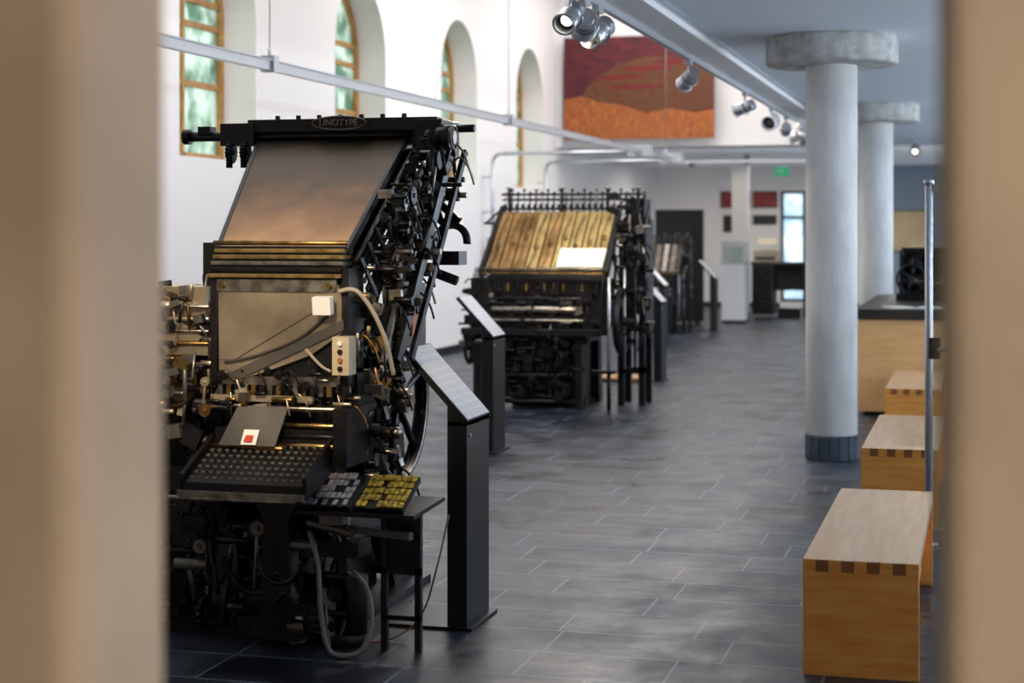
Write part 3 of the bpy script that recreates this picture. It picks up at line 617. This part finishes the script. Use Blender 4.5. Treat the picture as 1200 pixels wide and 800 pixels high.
# ---------------------------------------------------------------- far hall furniture
b=B('black_partition_panel',(-5.6,30,0)); b.bb(0,.86,0,.06,.04,2.02,ANTH); b.bb(.02,.84,-.006,0,.08,1.98,BLK)
for x in(.08,.72): b.bb(x,x+.06,-.15,.21,0,.04,ANTH)
b.done(.003)
b=B('display_case',(-4.48,30.4,0)); b.bb(0,.42,0,.42,.05,1.05,WHITE); b.bb(.02,.40,.02,.40,0,.05,ANTH)
b.bb(-.01,.43,-.01,.43,1.05,1.08,ALUW); b.bb(-.01,.43,-.01,.43,1.45,1.48,WHITE)
for x in(0,.4):
    for y in(0,.4): b.bb(x,x+.02,y,y+.02,1.08,1.45,ALUW)
b.bb(.02,.40,.008,.012,1.08,1.45,GLASS); b.bb(.408,.412,.02,.4,1.08,1.45,GLASS); b.bb(.08,.34,.12,.3,1.08,1.36,PAPER); b.done(.003)
b=B('square_pillar',(-4.55,32.2,0)); b.bb(0,.3,0,.3,0,ZC,WALL); b.bb(-.01,.31,-.01,.31,0,.1,ANTH); b.done(.004)
b=B('work_table',(-4.22,32.4,0)); b.bb(0,1.08,0,.7,1.0,1.05,DARKW); b.bb(.02,.42,.04,.66,.05,1.0,DARKW); b.bb(.98,1.06,.04,.66,0,1.0,DARKW); b.bb(.42,.98,.6,.64,.5,1.0,DARKW)
for i in range(4): b.bb(.05,.39,.02,.04,.1+i*.22,.3+i*.22,BLK); b.cyl((.22,.0,.2+i*.22),(.22,.03,.2+i*.22),.015,BRASS)
b.bb(.5,.9,.1,.5,0,.18,BLK); b.done(.003)
b=B('table_printer',(-4.19,32.55,1.05)); b.bb(0,.46,0,.4,0,.22,BEIGE); b.bb(.04,.42,-.02,.02,.05,.10,ANTH); b.bb(.03,.43,.04,.36,.22,.34,PAPER); b.slab([(.06,.3,.34),(.4,.3,.34),(.4,.38,.44),(.06,.38,.44)],(0,.01,0),BEIGE); b.done(.006,2)
for (x0,x1,z0,z1,m) in((-5.46,-4.82,2.14,2.5,REDP),(-4.76,-4.24,2.14,2.5,REDP),(-5.4,-4.9,1.62,1.98,ANTH),(-4.76,-4.26,1.78,1.98,ANTH),(-1.85,-1.0,1.2,2.08,BEIGP)):
    b=B('framed_print',(x0,YB-.045,z0)); w=x1-x0;h=z1-z0; b.bb(.0,w,.01,.04,0,h,m)
    for q in((0,w,0,.02),(0,w,h-.02,h)): b.bb(q[0],q[1],0,.04,q[2],q[3],BLK)
    b.bb(0,.02,0,.04,.02,h-.02,BLK); b.bb(w-.02,w,0,.04,.02,h-.02,BLK); b.done()
b=B('exit_sign',(-3.36,30,2.6)); b.bb(-.12,.12,0,.03,0,.16,GREEN); b.bb(-.13,.13,-.005,.035,.16,.18,WHITE); b.cyl((0,.015,.18),(0,.015,.45),.008,WHITE); b.bb(-.02,.01,-.006,0,.05,.12,WHITE); b.prism([(-.08,.08),(-.05,.04),(-.05,.12)],'y',-.006,0,WHITE); b.done()

# ---------------------------------------------------------------- counter, press, door
b=B('reception_counter',(-1.06,15.5,0))
b.bb(0,3.,0,.08,.04,.86,WOODC); b.bb(0,.08,.08,3.6,.04,.86,WOODC); b.bb(.05,2.95,.05,.1,0,.04,ANTH); b.bb(.05,.1,.1,3.5,0,.04,ANTH)
b.bb(-.03,3.,-.03,.75,.86,.95,DARKW); b.bb(-.03,.75,.75,3.62,.86,.95,DARKW); b.bb(1.0,1.004,-.002,0,.04,.86,WOODE); b.bb(2.0,2.004,-.002,0,.04,.86,WOODE); b.done(.003)
b=B('leaflet_stack',(-.72,15.75,.95)); b.box((0,0,.008),(.21,.297,.016),PAPER,rz(20)); b.box((.28,.05,.006),(.21,.297,.012),PAPER,rz(-8)); b.done()
b=B('proof_press',(-.57,17.6,.95)); 
b.bb(-.25,.35,-.2,.25,0,.07,BLK)
for x in(-.22,.28): b.prism([(-.18,.07),(.2,.07),(.14,.4),(.05,.5),(-.05,.5),(-.12,.4)],'x',x,x+.04,BLK)
b.cyl((-.2,0,.36),(.3,0,.36),.08,IRON,n=24); b.cyl((-.2,.0,.18),(.3,.0,.18),.06,STEEL,n=24); b.wheel((-.1,-.24,.22),(.2,-1,0),.14,.014,BLK,6,.03); b.bb(-.2,.3,-.15,.18,.5,.53,BLK); b.bb(-.18,.28,.1,.14,.07,.5,BLK)
clutter(b,-.2,.3,-.2,-.1,.1,.5,40,[BLK,IRON,BLK],90,.8); b.done(.003)
b=B('glass_door',(-.265,9.2,0))
b.cyl((0,0,.01),(0,0,1.89),.021,ALU,n=20); b.cyl((0,0,1.89),(0,0,1.915),.028,ALU,n=20); b.cyl((0,0,0),(0,0,.02),.05,ALU,n=24)
b.bb(.026,.86,-.005,.005,.09,1.87,GLASS); b.bb(.02,.9,-.015,.015,.03,.09,ALU); b.bb(.02,.9,-.015,.015,1.86,1.89,ALU); b.bb(.86,.9,-.015,.015,.0,1.89,ALU)
b.bb(.0,.06,-.035,.035,.98,1.09,ANTH); b.cyl((.055,-.07,1.03),(.055,-.03,1.03),.012,ALU); b.cyl((.055,-.07,1.03),(.17,-.07,1.03),.01,ALU); b.done(.001)

# ---------------------------------------------------------------- lights
def area(name,loc,rot,sx,sy,e,col):
    l=bpy.data.lights.new(name,'AREA'); l.shape='RECTANGLE'; l.size=sx; l.size_y=sy; l.energy=e; l.color=col
    o=bpy.data.objects.new(name,l); S.collection.objects.link(o); o.location=loc; o.rotation_euler=rot
for i,y in enumerate((8,13,20,25.5)): area('hall_fill_%d'%i,(-4.5,y,5.9),(0,0,0),3,4,(70,140,185,150)[i],(1,.975,.96))  # fill lamps added under the closed high ceiling, no glazing above
for y,e in((6.5,25),(11.5,70),(17.5,80),(24,90),(31,80)): area('side_fill',(3.8,y,1.6),(0,math.radians(110),0),1.8,4,e,(.74,.86,1))  # unseen fill lamps added at the solid right wall, tilted up at the ceiling
# uplights added out of view on the right wall to brighten the low ceiling
for y in(5.5,9.5,13.5,17.5,21.5,25.5):
    b=B('added_uplight',(3.7,y,2.1)); b.prism([(-.16,.10),(-.12,0),(.10,0),(.16,.10),(.15,.10),(.09,.012),(-.11,.012),(-.15,.10)],'y',-.9,.9,ALUW)
    for q in(-.9,.9): b.bb(-.16,.16,q-.01,q+.01,0,.10,ALUW)
    for q in(-.6,.6): b.bb(.12,.295,q-.03,q+.03,.02,.06,ALUW)
    b.done()
    l=area('added_uplight_lamp',(3.68,y,2.22),(math.pi,math.radians(-38),0),.2,1.7,75,(.80,.90,1))
area('far_light',(-4.5,33.5,2.9),(0,0,0),3,2,60,(1,.95,.88))
area('foyer_fill',(2.3,-1.3,2.3),(math.radians(60),0,math.radians(32)),1.2,1.2,85,(1,.84,.66))  # unseen warm lamp added behind the camera for the doorway jambs
w=bpy.data.worlds.new('world'); S.world=w; w.use_nodes=True; bg=w.node_tree.nodes['Background']; bg.inputs[0].default_value=(.94,.98,1,1); bg.inputs[1].default_value=2.0
# ---------------------------------------------------------------- camera
cd=bpy.data.cameras.new('camera'); cam=bpy.data.objects.new('camera',cd); S.collection.objects.link(cam); S.camera=cam
cam.location=(0,0,1.65); cam.rotation_euler=(math.pi/2,0,math.atan(550/2000))
cd.lens=60; cd.sensor_width=36; cd.shift_y=-130/1200; cd.clip_end=200
cd.dof.use_dof=True; cd.dof.focus_distance=7.8; cd.dof.aperture_fstop=2.3
try:
    S.view_settings.view_transform='Standard'; S.view_settings.exposure=.1
except Exception as e: print(e)
